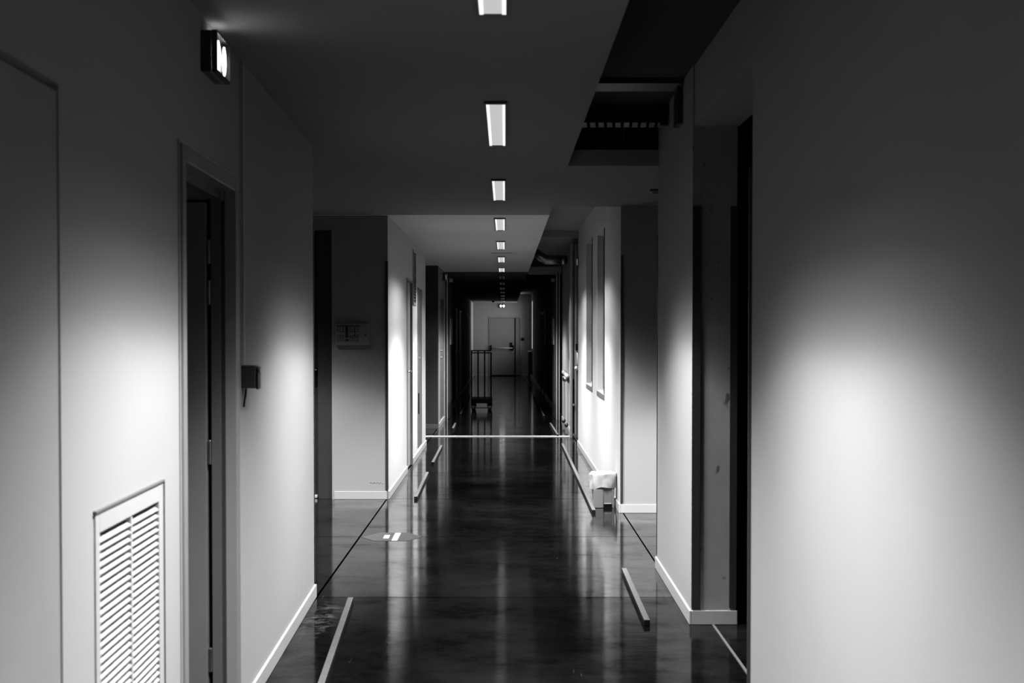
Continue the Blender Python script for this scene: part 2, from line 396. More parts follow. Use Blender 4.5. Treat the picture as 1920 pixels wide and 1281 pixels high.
# open door
d = door(2, fLN.P(sL(4.8), .05, 0), 'dark open doorway in a pale metal frame on the left')
bm = bmesh.new()
for a0, a1 in ((D2[0]-.045, D2[0]+.005), (D2[1]-.005, D2[1]+.065)): fLN.box(bm, a0, a1, -.014, .03, 0, D2[3]+.045)
fLN.box(bm, D2[0]+.005, D2[1]-.005, -.014, .03, D2[3]-.005, D2[3]+.045)
obj('frame', bm, 'framegrey', d, bevel=.003); bm = bmesh.new()
fLN.box(bm, D2[1]-.035, D2[1]-.001, .042, .074, 0, D2[3]-.006)
fLN.box(bm, D2[0]+.004, D2[1]-.040, .042, .074, D2[3]-.035, D2[3]-.001)
obj('jamb_lining', bm, 'lining', d)
bm = bmesh.new(); fLN.box(bm, D2[1]-.008, D2[1]-.001, .0305, .0415, 0, D2[3]-.04); fLN.box(bm, D2[1]-.008, D2[1]-.001, .0745, .199, 0, D2[3]-.04)
obj('rebate', bm, 'gap', d)
bm = bmesh.new(); fLN.box(bm, D2[0]-.058, D2[0]-.046, -.005, -.0005, 0, D2[3]+.058); fLN.box(bm, D2[0]-.046, D2[1]+.078, -.005, -.0005, D2[3]+.046, D2[3]+.058); fLN.box(bm, D2[1]+.066, D2[1]+.078, -.005, -.0005, 0, D2[3]+.046)
obj('architrave', bm, 'frame', d)
obj('leaf', fLN.B(D2[1]-.054, D2[1]-.014, .09, .99, .008, D2[3]-.05), 'leafdull', d, bevel=.002)
for h in (1.78, 1.63, 1.04, .27):
    obj('hinge', fLN.B(D2[1]-.046, D2[1]-.012, .0755, .089, h-.045, h+.045), 'steel', d, bevel=.003)
# dark door in the crossing
d = door(3, fLC.P(.8, .1, 0), 'tall dark door beside the alarm panel wall')
bm = bmesh.new(); fLC.box(bm, D3[0]+.135, D3[1]-.02, .10, .14, .005, D3[3]-.02); lf = obj('leaf', bm, 'blackleaf', d)
obj('side_panel', fLC.B(D3[0]+.004, D3[0]+.13, .05, .10, 0, D3[3]-.004), 'darkleaf', d)
bm = bmesh.new(); fLC.box(bm, D3[0]+.145, D3[0]+.19, .092, .0995, 1.00, 1.17); pl = obj('handle_plate', bm, 'darksteel', d)
lever(fLC, D3[0]+.152, .092, 1.155, d, .04, .12, 1)
bm = bmesh.new(); cyl(bm, fLC.P(D3[0]+.17, .092, 1.09), fLC.P(D3[0]+.17, .084, 1.09), .012, 14); cyl(bm, fLC.P(D3[0]+.17, .092, 1.04), fLC.P(D3[0]+.17, .084, 1.04), .011, 14)
obj('lock_cylinder', bm, 'chrome', d)
bm = bmesh.new(); fLC.box(bm, D3[0]+.14, D3[0]+.20, .06, .099, .004, .03); obj('floor_bolt', bm, 'white', d, bevel=.004)
# first flush door
d = door(4, fLM.P(15.55-12.65, .05, 0), 'narrow pale door with lever handle in the bright left wall')
obj('leaf', fLM.B(D4[0]+.03, D4[1]-.03, .02, .06, .006, D4[3]-.03), 'leafpale', d)
bm = bmesh.new()
fLM.box(bm, D4[0]+.001, D4[0]+.03, -.006, .08, 0, D4[3]-.001); fLM.box(bm, D4[1]-.03, D4[1]-.001, -.006, .08, 0, D4[3]-.001); fLM.box(bm, D4[0]+.03, D4[1]-.03, -.006, .08, D4[3]-.03, D4[3]-.001)
obj('frame', bm, 'leafdull', d)
lever(fLM, D4[0]+.10, .02, 1.07, d, .055, .13)
obj('lock_plate', fLM.B(D4[0]+.08, D4[0]+.12, .012, .0195, .90, 1.13), 'steel', d)
# technical cupboard door
d = door(5, fLM.P(17.5-12.65, .05, 0), 'grey cupboard door above the baseboard before the left recess')
obj('leaf', fLM.B(D5[0]+.006, D5[0]+.545, .008, .045, .08, D5[3]-.006), 'cupboard', d)
obj('leaf', fLM.B(D5[0]+.553, D5[1]-.006, .008, .045, .08, D5[3]-.006), 'cupboard', d)
bm = bmesh.new(); cyl(bm, fLM.P(D5[0]+.50, .008, 1.17), fLM.P(D5[0]+.50, -.02, 1.17), .018, 14); obj('knob', bm, 'chrome', d)
obj('latch', fLM.B(D5[0]+.30, D5[0]+.33, -.004, .0075, .50, .75), 'darksteel', d)
# dark cupboard before the fire doors
d = door(6, fLQ.P(1.3, .05, 0), 'grey cupboard door right before the left fire door')
obj('leaf', fLQ.B(D6[0]+.006, D6[1]-.006, .01, .05, .08, D6[3]-.006), 'leafdull', d)
for h in (1.19, 1.08):
    bm = bmesh.new(); cyl(bm, fLQ.P(D6[0]+.5, .01, h), fLQ.P(D6[0]+.5, -.015, h), .016, 12); obj('knob', bm, 'white', d)
# far doors
n = 7
for (a0, a1, h0, h1), lab in zip(LD, ('nearest pale door in the unlit left wall beyond the trolley', 'pale double-width door further along the unlit left wall', 'last pale door before the far left corner')):
    d = door(n, fLF.P((a0+a1)/2, .05, 0), lab); n += 1
    obj('leaf', fLF.B(a0+.03, a1-.03, .01, .05, .006, h1-.03), 'whitedoor', d)
    bm = bmesh.new(); fLF.box(bm, a0+.001, a0+.03, -.01, .06, 0, h1-.001); fLF.box(bm, a1-.03, a1-.001, -.01, .06, 0, h1-.001); fLF.box(bm, a0+.03, a1-.03, -.01, .06, h1-.03, h1-.001)
    obj('frame', bm, 'whitedoor', d)
    lever(fLF, a0+.1, .01, 1.05, d)
for (a0, a1, h0, h1), lab in zip(RD, ('dark door with a chrome handle in the unlit right wall', 'second dark door further along the unlit right wall')):
    d = door(n, fRF.P((a0+a1)/2, .05, 0), lab); n += 1
    obj('leaf', fRF.B(a0+.03, a1-.03, .01, .05, .006, h1-.03), 'darkleaf', d)
    bm = bmesh.new(); fRF.box(bm, a0+.001, a0+.03, -.01, .06, 0, h1-.001); fRF.box(bm, a1-.03, a1-.001, -.01, .06, 0, h1-.001); fRF.box(bm, a0+.03, a1-.03, -.01, .06, h1-.03, h1-.001)
    obj('frame', bm, 'darkleaf', d)
    lever(fRF, a0+.12, .01, .80, d)
    bm = bmesh.new(); fRF.box(bm, a1-.4, a1-.1, -.05, .0095, 1.93, 1.99); obj('door_closer', bm, 'steel', d)
# exit door at the end
d = door(n, (-.03, YE+.05, 0), 'grey exit door with push bar at the far end'); n += 1
xa, xb, xc = -.573, .302, .52
bm = bmesh.new()
box(bm, xa+.001, xa+.028, YE-.02, YE+.08, 0, 2.039); box(bm, xc-.02, xc-.001, YE-.02, YE+.08, 0, 2.039); box(bm, xa+.028, xc-.02, YE-.02, YE+.08, 2.014, 2.039)
obj('frame', bm, 'frame', d)
obj('leaf', B(xa+.036, xb, YE+.005, YE+.05, .035, 2.005), 'leaf', d)
obj('side_leaf', B(xb+.05, xc-.025, YE+.005, YE+.05, .02, 2.005), 'leaf', d)
obj('leaf_gap', B(xb+.004, xb+.046, YE+.03, YE+.05, .02, 2.005), 'gap', d)
bm = bmesh.new(); cyl(bm, (xa+.07, YE-.07, .965), (xb-.04, YE-.07, .965), .017, 14); pb = obj('push_bar', bm, 'white', d, smooth=True)
for x in (xa+.05, xb-.06): obj('bar_bracket', B(x, x+.045, YE-.09, YE+.004, .89, 1.07), 'darksteel', d, bevel=.006)
obj('lock_case', B(xb-.14, xb-.07, YE-.03, YE+.004, .90, 1.16), 'darksteel', d, bevel=.004)
# white jamb standing across the right recess, with gap, hinges
d = door(n, (.97, 20.17, 0), 'white door jamb with dark slot and hinge on the right'); n += 1
bm = bmesh.new()
box(bm, .912, .945, 20.08, 20.245, 0, 2.74); box(bm, .945, .978, 20.16, 20.245, 0, 2.74); box(bm, .978, 1.0, 20.08, 20.245, 0, 2.74); box(bm, 1.0, 1.029, 20.11, 20.245, 0, 2.74)
obj('jamb', bm, 'frame', d, bevel=.003)
obj('slot_seal', B(.95, .973, 20.145, 20.159, .06, .83), 'gap', d)  # black strip standing for the shade in the slot
for h in (.47, .045): obj('hinge', B(.938, .982, 20.06, 20.079, h-.015, h+.015), 'steel', d)
# fire doors held open at y 24.4
for sx, xj, lab in ((-1, -1.0, 'left fire door leaf folded open beyond the dark portal'), (1, .875, 'right fire door leaf folded open beyond the dark portal')):
    d = door(n, (xj, 24.5, 0), lab); n += 1
    x0, x1 = sorted((xj, xj+sx*.035)); bm = bmesh.new()
    box(bm, x0, x1, 24.30, 24.44, 0, HC-.002)
    obj('jamb', bm, 'guard', d)
    for xx in (xj-sx*.003, xj+sx*.042): obj('edge_strip', B(xx-.006, xx+.006, 24.285, 24.299, .0, HC-.03), 'alu', d)
    xl = xj - sx*.030; a, b_ = sorted((xl, xl+sx*.045))
    lf = obj('leaf', B(a, b_, 24.46, 25.72, .28, HC-.06), 'fireleaf', d)
    obj('kick_plate', B(a, b_, 24.46, 25.72, .01, .279), 'blackleaf', d)
    pa, pb_ = sorted((xl-sx*.010, xl-sx*.0005))
    obj('vision_panel', B(pa, pb_, 24.75, 25.70, 1.28, 1.74), 'plate', d)
    obj('door_closer', B(min(xl-sx*.06, xl-sx*.001), max(xl-sx*.06, xl-sx*.001), 24.5, 24.56, 2.36, 2.42), 'steel', d)
struct('trim_2', B(-1.05, EDGE, 24.30, 24.42, HC-.03, HC-.0005), 'guard', 'dark head of the fire door portal', 'trim')
struct('trim_3', B(EDGE, .955, 24.30, 24.42, HC-.04, HC+.09), 'raisedpale', 'fascia over the fire doors under the ventilation opening', 'trim')
struct('trim_4', B(EDGE, .952, 18.7, 18.82, 2.74, HR-.001), 'raisedpale', 'shallow beam under the raised ceiling', 'trim')
bm = bmesh.new(); box(bm, 1.046, 1.058, 5.5, 7.18, 0, .004)
struct('trim_5', bm, 'cupboard', 'pale threshold strip in the dark opening on the right', 'trim')
struct('trim_6', B(-.19, .09, 18.55, 18.58, HC-.004, HC-.0003), 'raised', 'thin dark joint across the dropped ceiling', 'trim') 
struct('trim_7', B(-1.15, .912, 20.25, 20.42, 0, .008), 'line', 'white threshold line across the floor before the fire doors', 'trim')

# ---------------------------------------------------------------- windows
for k, (a0, a1, h0, h1) in enumerate(WINS):
    w = bpy.data.objects.new('window_%d' % (k+1), None); C.objects.link(w); w.location = fRM.P((a0+a1)/2, .1, h0)
    w['kind'] = 'structure'; w['category'] = 'window'
    w['label'] = ('tall shallow window niche nearest the bin on the right wall', 'second tall window niche further along the right wall')[k]
    obj('pane', fRM.B(a0+.02, a1-.02, .065, .075, h0+.02, h1-.02), 'pane', w)
    bm = bmesh.new()
    fRM.box(bm, a0+.001, a0+.02, .055, .09, h0+.001, h1-.001); fRM.box(bm, a1-.02, a1-.001, .055, .09, h0+.001, h1-.001)
    fRM.box(bm, a0+.02, a1-.02, .055, .09, h1-.02, h1-.001); fRM.box(bm, a0+.02, a1-.02, .055, .09, h0+.001, h0+.02)
    obj('window_frame', bm, 'frame', w)
    obj('sill', fRM.B(a0-.01, a1+.01, -.005, -.0005, h0-.055, h0-.004), 'cupboard', w, bevel=.001)
    obj('edge_bead', fRM.B(a0-.012, a0-.001, -.008, -.0005, h0, h1), 'guard', w)
w = bpy.data.objects.new('window_3', None); C.objects.link(w); w.location = fRF.P((FW[0]+FW[1])/2, .1, FW[2])
w['kind'] = 'structure'; w['category'] = 'window'; w['label'] = 'bright window sliver at the far right corner above the radiator'
obj('pane', fRF.B(FW[0]+.03, FW[1]-.03, .03, .04, FW[2]+.03, FW[3]-.03), 'sky', w)
bm = bmesh.new()
fRF.box(bm, FW[0]+.001, FW[0]+.03, .01, .06, FW[2]+.001, FW[3]-.001); fRF.box(bm, FW[1]-.03, FW[1]-.001, .01, .06, FW[2]+.001, FW[3]-.001)
fRF.box(bm, FW[0]+.03, FW[1]-.03, .01, .06, FW[3]-.03, FW[3]-.001); fRF.box(bm, FW[0]+.03, FW[1]-.03, .01, .06, FW[2]+.001, FW[2]+.03)
obj('window_frame', bm, 'frame', w)
ld = bpy.data.lights.new('window_daylight', 'AREA'); ld.shape = 'RECTANGLE'; ld.size = FW[1]-FW[0]-.1; ld.size_y = FW[3]-FW[2]-.1; ld.energy = WIN_P; ld.spread = math.radians(125)
lo = bpy.data.objects.new('window_daylight', ld); C.objects.link(lo); lo.location = fRF.P((FW[0]+FW[1])/2, .0, (FW[2]+FW[3])/2)
lo.rotation_euler = (math.pi/2, 0, math.pi/2)

# ---------------------------------------------------------------- ceiling luminaires
def batwing(ld, curve, across):
    # louvred luminaire: light leaves sideways-down up to a sharp cut-off angle from the vertical
    ld.use_nodes = True; nt = ld.node_tree; N = nt.nodes.new; L = nt.links.new
    em = next(n for n in nt.nodes if n.type == 'EMISSION')
    geo = N('ShaderNodeNewGeometry'); dot = N('ShaderNodeVectorMath'); dot.operation = 'DOT_PRODUCT'
    sc = N('ShaderNodeVectorMath'); sc.operation = 'MULTIPLY'; sc.inputs[1].default_value = (.7, 1, 1) if across else (1, .7, 1)   # cut-off is softer along the tube
    nm = N('ShaderNodeVectorMath'); nm.operation = 'NORMALIZE'
    L(geo.outputs['Incoming'], sc.inputs[0]); L(sc.outputs[0], nm.inputs[0]); L(nm.outputs[0], dot.inputs[0]); L(geo.outputs['Normal'], dot.inputs[1])
    ab = N('ShaderNodeMath'); ab.operation = 'ABSOLUTE'; L(dot.outputs['Value'], ab.inputs[0])
    ac = N('ShaderNodeMath'); ac.operation = 'ARCCOSINE'; ac.use_clamp = False; L(ab.outputs[0], ac.inputs[0])
    dv = N('ShaderNodeMath'); dv.operation = 'DIVIDE'; dv.inputs[1].default_value = math.pi/2; L(ac.outputs[0], dv.inputs[0])
    rp = N('ShaderNodeValToRGB'); L(dv.outputs[0], rp.inputs[0]); e = rp.color_ramp.elements
    e[0].position = 0; e[0].color = (curve[0][1],)*3 + (1,); e[1].position = 1; e[1].color = (0, 0, 0, 1)
    for a, v in curve[1:]:
        q = e.new(a/90); q.color = (v, v, v, 1)
    L(rp.outputs[0], em.inputs['Strength'])
def luminaire(x, y, lab, power, across=False, soft=False):
    on = power is not None
    t = thing('ceiling_light', (x, y, HC), lab, 'ceiling light', 'strip lights along the corridor ceiling')
    w, l = .052, .745
    def fix(bm):
        if across: bmesh.ops.rotate(bm, verts=bm.verts[:], cent=(x, y, 0), matrix=Matrix.Rotation(math.pi/2, 3, 'Z'))
        return bm
    bm = bmesh.new()
    for s in (-1, 1):
        box(bm, min(x+s*w, x+s*(w-.008)), max(x+s*w, x+s*(w-.008)), y-l, y+l, HC-.012, HC-.0005)
        a, b = sorted((y+s*l, y+s*(l-.03))); box(bm, x-w+.008, x+w-.008, a, b, HC-.012, HC-.0005)
    obj('rim', fix(bm), 'lampframe', t)
    for s in (-1, 1):
        a, b = sorted((x+s*.030, x+s*(w-.0085)))
        obj('light_strip', fix(B(a, b, y-l+.031, y+l-.031, HC-.010, HC-.0005)), 'tube' if on else 'tube_off', t)
    obj('louvre', fix(B(x-.0295, x+.0295, y-l+.031, y+l-.031, HC-.007, HC-.0005)), 'louvre' if on else 'louvre_off', t)
    if on:
        ld = bpy.data.lights.new('lamp', 'AREA'); ld.shape = 'RECTANGLE'; ld.size = .08; ld.size_y = 1.4
        ld.energy = power; batwing(ld, SOFT if soft else CURVE, across)
        o = bpy.data.objects.new('lamp', ld); C.objects.link(o); o.parent = t; o.location = (0, 0, -.016)
        if across: o.rotation_euler = (0, 0, math.pi/2)
LAB = {1: 'lit strip light cut by the top edge of the photo', 2: 'largest fully visible lit strip light on the ceiling', 3: 'third lit strip light on the ceiling from the camera',
       4: 'fourth lit strip light, just beyond the passage crossing', 5: 'fifth lit strip light, between the tall window niches', 6: 'sixth lit strip light, above the threshold line area',
       7: 'last lit strip light right before the fire doors', 0: 'lit strip light on the ceiling above the camera'}
def lamp(k):
    y = 7.17 + 3.235*(k-2); x = -.045 - .0011*(y-7)
    luminaire(x, y, LAB.get(k) or ['first', 'second', 'third', 'fourth', 'fifth', 'sixth', 'seventh'][k-8] + ' unlit strip light beyond the fire doors', LAMP_P.get(k), soft=k in (4, 5, 6))
luminaire(-2.55, 11.35, 'lit strip light in the left arm of the crossing passage', SIDE_P['left'], True)
luminaire(2.0, 10.2, 'lit strip light in the right arm of the crossing passage', SIDE_P['right'], True)
for k in range(0, 15): lamp(k)

# ---------------------------------------------------------------- emergency lights
def emergency(fr, a, h, label, lens='emlens', sc=1.0, depth=.055):
    t = thing('emergency_light', fr.P(a, 0, h-.07*sc), label, 'emergency light', 'wall-mounted emergency lights')
    obj('housing', fr.B(a-.125*sc, a+.125*sc, -.035*sc, -.001, h-.068*sc, h+.068*sc), 'black', t, bevel=.004*sc)
    bm = bmesh.new()
    for e in (-1, 1):
        q0, q1 = sorted((a+e*.125*sc, a+e*.117*sc)); fr.box(bm, q0, q1, -depth*sc, -.036*sc, h-.068*sc, h+.068*sc)
        r0, r1 = sorted((h+e*.068*sc, h+e*.060*sc)); fr.box(bm, a-.117*sc, a+.117*sc, -depth*sc, -.036*sc, r0, r1)
    obj('bezel', bm, 'black', t)
    for e in (-1, 1):
        bm = bmesh.new(); c = fr.P(a+e*.055*sc, -.040*sc, h-.004); ball(bm, (0, 0, 0), 1, 1, 1)
        for v in bm.verts:
            p = fr.P(a+e*.055*sc + v.co.y*.030*sc, -.046*sc - .0045*sc*v.co.x, h - .003 + v.co.z*.050*sc); v.co = Vector(p)
        obj('lens', bm, lens, t, smooth=True)
    obj('top_diffuser', fr.B(a+.01*sc, a+.115*sc, -.033*sc, -.012*sc, h+.0685*sc, h+.072*sc), lens, t)
emergency(fLN, sL(4.80), 2.405, 'black twin-lens emergency light glowing high on the near left wall')
emergency(fRR, .8, 2.46, 'small emergency light high in the recess on the right', 'emlens_dim')
emergency(fLQ, 1.5, 2.42, 'small emergency light above the cupboard on the left before the fire doors', 'emlens_dim')
t = thing('emergency_light', (-.115, YE, 2.32), 'glowing twin emergency light above the far exit door', 'emergency light', 'wall-mounted emergency lights')
obj('housing', B(-.22, -.01, YE-.05, YE-.001, 2.36, 2.48), 'black', t, bevel=.006)
for x in (-.165, -.065):
    bm = bmesh.new(); ball(bm, (x, YE-.055, 2.42), .032, .03, .04); obj('lens', bm, 'emlens', t, smooth=True)

# ---------------------------------------------------------------- left wall: grille, magnet box, conduit
g0, g1, gh0, gh1 = sL(3.33), sL(4.06), .25, 1.055
t = thing('air_grille', fLN.P((g0+g1)/2, 0, gh0), 'white louvred air grille low on the near left wall', 'air grille')
bm = bmesh.new(); fw = .075
fLN.box(bm, g0, g0+.04, -.004, -.0006, gh0, gh1); fLN.box(bm, g1-fw+.02, g1, -.004, -.0006, gh0, gh1)
fLN.box(bm, g0+.04, g1-fw+.02, -.004, -.0006, gh1-.05, gh1); fLN.box(bm, g0+.04, g1-fw+.02, -.004, -.0006, gh0, gh0+.05)
obj('frame', bm, 'grille', t, bevel=.002)
bm = bmesh.new(); fLN.box(bm, g0-.008, g1+.006, -.008, -.0005, gh1+.001, gh1+.007); fLN.box(bm, g1+.001, g1+.005, -.008, -.0005, gh0, gh1+.001)
obj('shadow_seal', bm, 'leafdull', t)  # dark strips drawn as the shadow line along the grille frame
bm = bmesh.new(); fLN.box(bm, g0+.041, g1-fw+.019, .05, .06, gh0+.051, gh1-.051); obj('backing', bm, 'gap', t)
gm = (g0+.04+g1-fw+.02)/2
obj('mullion', fLN.B(gm-.008, gm+.008, -.003, .012, gh0+.052, gh1-.052), 'grille', t)
nb = 36; hh = (gh1-gh0-.11)/nb
for a, b in ((g0+.042, gm-.009), (gm+.009, g1-fw+.018)):
    bm = bmesh.new()
    for i in range(nb):
        z = gh0+.055+i*hh
        hexa(bm, [fLN.P(a,-.003,z), fLN.P(b,-.003,z), fLN.P(b,.011,z+hh*.45), fLN.P(a,.011,z+hh*.45),
                  fLN.P(a,-.003,z+hh*.14), fLN.P(b,-.003,z+hh*.14), fLN.P(b,.011,z+hh*.6), fLN.P(a,.011,z+hh*.6)])
    obj('louvre_blades', bm, 'grille', t)

t = thing('door_holder', fLN.P(sL(5.48), 0, 1.34), 'small black box on the left wall beside the open door frame', 'wall box')
obj('housing', fLN.B(sL(5.46), sL(5.54), -.055, -.001, 1.268, 1.356), 'black', t, bevel=.003)
obj('face_plate', fLN.B(sL(5.47), sL(5.545), -.063, -.0555, 1.264, 1.35), 'darksteel', t, bevel=.003)
bm = bmesh.new(); cyl(bm, fLN.P(sL(5.49), -.064, 1.335), fLN.P(sL(5.49), -.070, 1.335), .009, 14); obj('button', bm, 'steel', t)
o = obj('cable_conduit', fLN.B(sL(5.455), sL(5.48), -.013, -.0006, 1.358, HC-.001), 'frame'); tag(o, 'thin cable trunking running from ceiling to the black wall box', 'cable trunking')
bm = bmesh.new(); tube(bm, [fLN.P(sL(5.50), -.012, 1.266), fLN.P(sL(5.50), -.010, 1.24), fLN.P(sL(5.495), -.007, 1.22), fLN.P(sL(5.49), -.005, 1.195)], .004, 8)
o = obj('loose_cable', bm, 'darksteel', smooth=True); tag(o, 'short dark cable hanging under the black wall box', 'cable')  # dark streak of the cable's shadow, built as a thin tube

# ---------------------------------------------------------------- alarm panel
YP = 12.65
t = thing('alarm_panel', (-1.36, YP, 1.37), 'pale alarm panel with dark chart on the left crossing wall', 'alarm panel')
obj('housing', B(-1.508, -1.214, YP-.05, YP-.001, 1.375, 1.567), 'panel', t, bevel=.004)
ch = obj('chart', B(-1.497, -1.296, YP-.0545, YP-.0505, 1.408, 1.548), 'paper', t)
bm = bmesh.new()
box(bm, -1.499, -1.290, YP-.058, YP-.0548, 1.540, 1.549); box(bm, -1.419, -1.393, YP-.058, YP-.0548, 1.440, 1.5395); box(bm, -1.419, -1.391, YP-.058, YP-.0548, 1.410, 1.428)
obj('chart_bars', bm, 'black', t)
bm = bmesh.new()
for r, z in enumerate((1.528, 1.513, 1.495, 1.459, 1.440, 1.418)):
    for x in (-1.486, -1.463, -1.439, -1.376, -1.356, -1.334, -1.310):
        wd = random.uniform(.005, .009); box(bm, x-wd, x+wd, YP-.0565, YP-.0548, z-.004, z+.004)
box(bm, -1.338, -1.330, YP-.0565, YP-.0548, 1.455, 1.535)
box(bm, -1.376, -1.300, YP-.0565, YP-.0548, 1.4475, 1.4505)
obj('chart_marks', bm, 'ink', t)
bm = bmesh.new(); cyl(bm, (-1.239, YP-.0505, 1.467), (-1.239, YP-.060, 1.467), .008, 14); obj('key_lock', bm, 'black', t)

bm = bmesh.new(); tube(bm, [(-1.21+.009*i, YP-.002, .148+.006*math.sin(i*1.9)*(1 if i < 9 else 1.6)) for i in range(14)], .0016, 6)
o = obj('pencil_scribble', bm, 'scribble'); tag(o, 'faint pencil scribble low on the left crossing wall', 'scribble')

# vent grille high on the left wall
t = thing('vent_grille', fLM.P(16.335-12.65, 0, 1.83), 'tall narrow vent grille high between two doors on the left wall', 'vent grille')
bm = bmesh.new(); a0, a1, h0, h1 = V5
for a, b, c, d_ in ((a0-.03, a0+.01, h0-.03, h1+.03), (a1-.01, a1+.03, h0-.03, h1+.03), (a0+.01, a1-.01, h1, h1+.03), (a0+.01, a1-.01, h0-.03, h0)): fLM.box(bm, a, b, -.012, -.0005, c, d_)
obj('frame', bm, 'frame', t)
obj('backing', fLM.B(a0+.002, a1-.002, .04, .05, h0+.002, h1-.002), 'gap', t)
bm = bmesh.new(); nb = 17; hh = (h1-h0)/nb
for i in range(nb):
    z = h0+i*hh+.003
    hexa(bm, [fLM.P(a0+.01,-.006,z), fLM.P(a1-.01,-.006,z), fLM.P(a1-.01,.012,z+hh*.2), fLM.P(a0+.01,.012,z+hh*.2),
              fLM.P(a0+.01,-.006,z+hh*.3), fLM.P(a1-.01,-.006,z+hh*.3), fLM.P(a1-.01,.012,z+hh*.5), fLM.P(a0+.01,.012,z+hh*.5)])
obj('vent_blades', bm, 'leafdull', t)

# ---------------------------------------------------------------- corner guards
def guard(x0, x1, y0, y1, h1, label, h0=.085):
    o = obj('corner_guard', B(x0, x1, y0, y1, h0, h1), 'guard'); tag(o, label, 'corner guard', 'black corner guards on the wall ends')
guard(-1.070, -1.044, 12.638, 12.6495, 2.12, 'black corner guard on the left wall end beside the alarm panel')
guard(.944, .966, 11.668, 11.6795, 2.12, 'black corner guard on the right wall end beside the bin')
guard(.944, .985, 7.187, 7.1995, 2.12, 'wide black guard on the corridor edge of the scuffed pillar')
guard(1.136, 1.171, 7.187, 7.1995, 2.12, 'black guard on the inner edge of the scuffed pillar')
guard(.940, .975, 5.5015, 5.512, 2.12, 'black guard on the end of the near right wall')
guard(-1.105, -1.069, 7.9415, 7.953, 2.1, 'black guard on the far end of the near left wall')
guard(.951, .985, 8.9315, 8.943, 2.1, 'thin black guard on the far edge of the pillar wall')

# ---------------------------------------------------------------- floor rails
def rail(p, q, label, w=.03, h=.03):
    p, q = Vector((p[0], p[1])), Vector((q[0], q[1])); u = (q-p).normalized(); n = Vector((u.y, -u.x))*w/2
    bm = bmesh.new(); c = [p-n, p+n, q+n, q-n]
    hexa(bm, [(v.x, v.y, .0006) for v in c] + [(v.x, v.y, h) for v in c])
    bmesh.ops.recalc_face_normals(bm, faces=bm.faces[:])
    for f in bm.faces: f.material_index = 0 if f.normal.z > .5 else 1
    o = obj('floor_rail', bm, ['rail', 'railside'], bevel=.002); tag(o, label, 'floor rail', 'wheel guide rails along the corridor floor')
def fp(x, y, h=0):
    z = 2666.7*(1.48-h)/(y-625); return ((x-948)/2666.7*z, z)
rail((-.735, 5.2), fp(656, 1122, .03), 'longest left floor rail in the foreground, cut by the bottom edge')
rail(fp(779, 932, .03), fp(801, 885.5, .03), 'short left floor rail just past the crossing')
rail(fp(811, 867, .03), fp(827.5, 835, .03), 'second short left floor rail, before the white threshold line')
rail(fp(849, 803, .03), fp(854, 793, .03), 'stub of floor rail left, just beyond the white threshold line')
rail(fp(863.5, 776, .03), fp(880, 741, .03), 'left floor rail beside the trolley')
rail(fp(1214.5, 1165, .03), fp(1171, 1067, .03), 'nearest right floor rail, in front of the pillar')
rail(fp(1114, 957, .03), fp(1055, 832, .03), 'long right floor rail ending beside the white bin')
rail(fp(1046, 815, .03), fp(1032, 793, .03), 'worn right floor rail at the white threshold line')
rail(fp(1020.5, 780, .03), fp(1001, 743, .03), 'right floor rail beyond the fire doors', )
rail(fp(995, 726, .03), fp(985, 706.5, .03), 'farthest right floor rail near the end wall')

# floor sticker
zz = lambda y: 3946.7/(y-625)
pts = [fp(x, y) for x, y in ((676.5, 1008.5), (713, 1000.3), (764, 1000.3), (791, 1008.2), (765, 1015.8), (700, 1015.8))]
def slab(pts, z0, z1):
    bm = bmesh.new(); a = [bm.verts.new((p[0], p[1], z0)) for p in pts]; b = [bm.verts.new((p[0], p[1], z1)) for p in pts]; n = len(pts)
    bm.faces.new(a); bm.faces.new(b)
    for i in range(n): bm.faces.new([a[i], a[(i+1) % n], b[(i+1) % n], b[i]])
    return bm
st = obj('floor_sticker', slab(pts, .0004, .0014), 'sticker'); tag(st, 'grey six-sided sticker with white marks on the dark floor', 'floor sticker')
obj('printed_mark', slab([fp(x, y) for x, y in ((717.3, 1011.3), (720.5, 1005.0), (731, 1005.0), (728, 1011.3))], .00145, .0019), 'stickerwhite', st)
obj('printed_mark', slab([fp(x, y) for x, y in ((732.8, 1015.6), (740.5, 1001.0), (751.5, 1001.0), (744, 1015.6))], .00145, .0019), 'stickerwhite', st)

# ---------------------------------------------------------------- bin
bx, by = .832, 12.10
t = thing('waste_bin', (bx, by, 0), 'white pedal bin with a bag folded over its rim, against the right wall', 'bin')
def rsq(hw, hd, r, z, n=6, rot=0):
    out = []
    for cx, cy, a0 in ((hw-r, hd-r, 0), (-hw+r, hd-r, 90), (-hw+r, -hd+r, 180), (hw-r, -hd+r, 270)):
        for i in range(n+1):
            a = math.radians(a0+90*i/n); out.append(Vector((bx+cx+r*math.cos(a), by+cy+r*math.sin(a), z)))
    return out
def loft(rings, cap0=True, cap1=True):
    bm = bmesh.new(); R = [[bm.verts.new(p) for p in r] for r in rings]; n = len(R[0])
    for a, b in zip(R, R[1:]):
        for i in range(n): bm.faces.new([a[i], a[(i+1) % n], b[(i+1) % n], b[i]])
    if cap0: bm.faces.new(R[0][::-1])
    if cap1: bm.faces.new(R[-1])
    return bm
obj('body', loft([rsq(.086, .086, .03, .03), rsq(.088, .088, .03, .045), rsq(.096, .096, .03, .262)]), 'bin', t, smooth=False)
obj('front_panel', B(bx-.088, bx-.004, by-.1, by-.0885, 0.001, .16), 'bin', t, bevel=.004)
obj('side_rib', B(bx+.070, bx+.085, by-.098, by-.0885, 0.001, .16), 'bin', t, bevel=.004)
obj('foot', B(bx-.07, bx+.08, by-.075, by+.08, .0005, .0295), 'black', t)
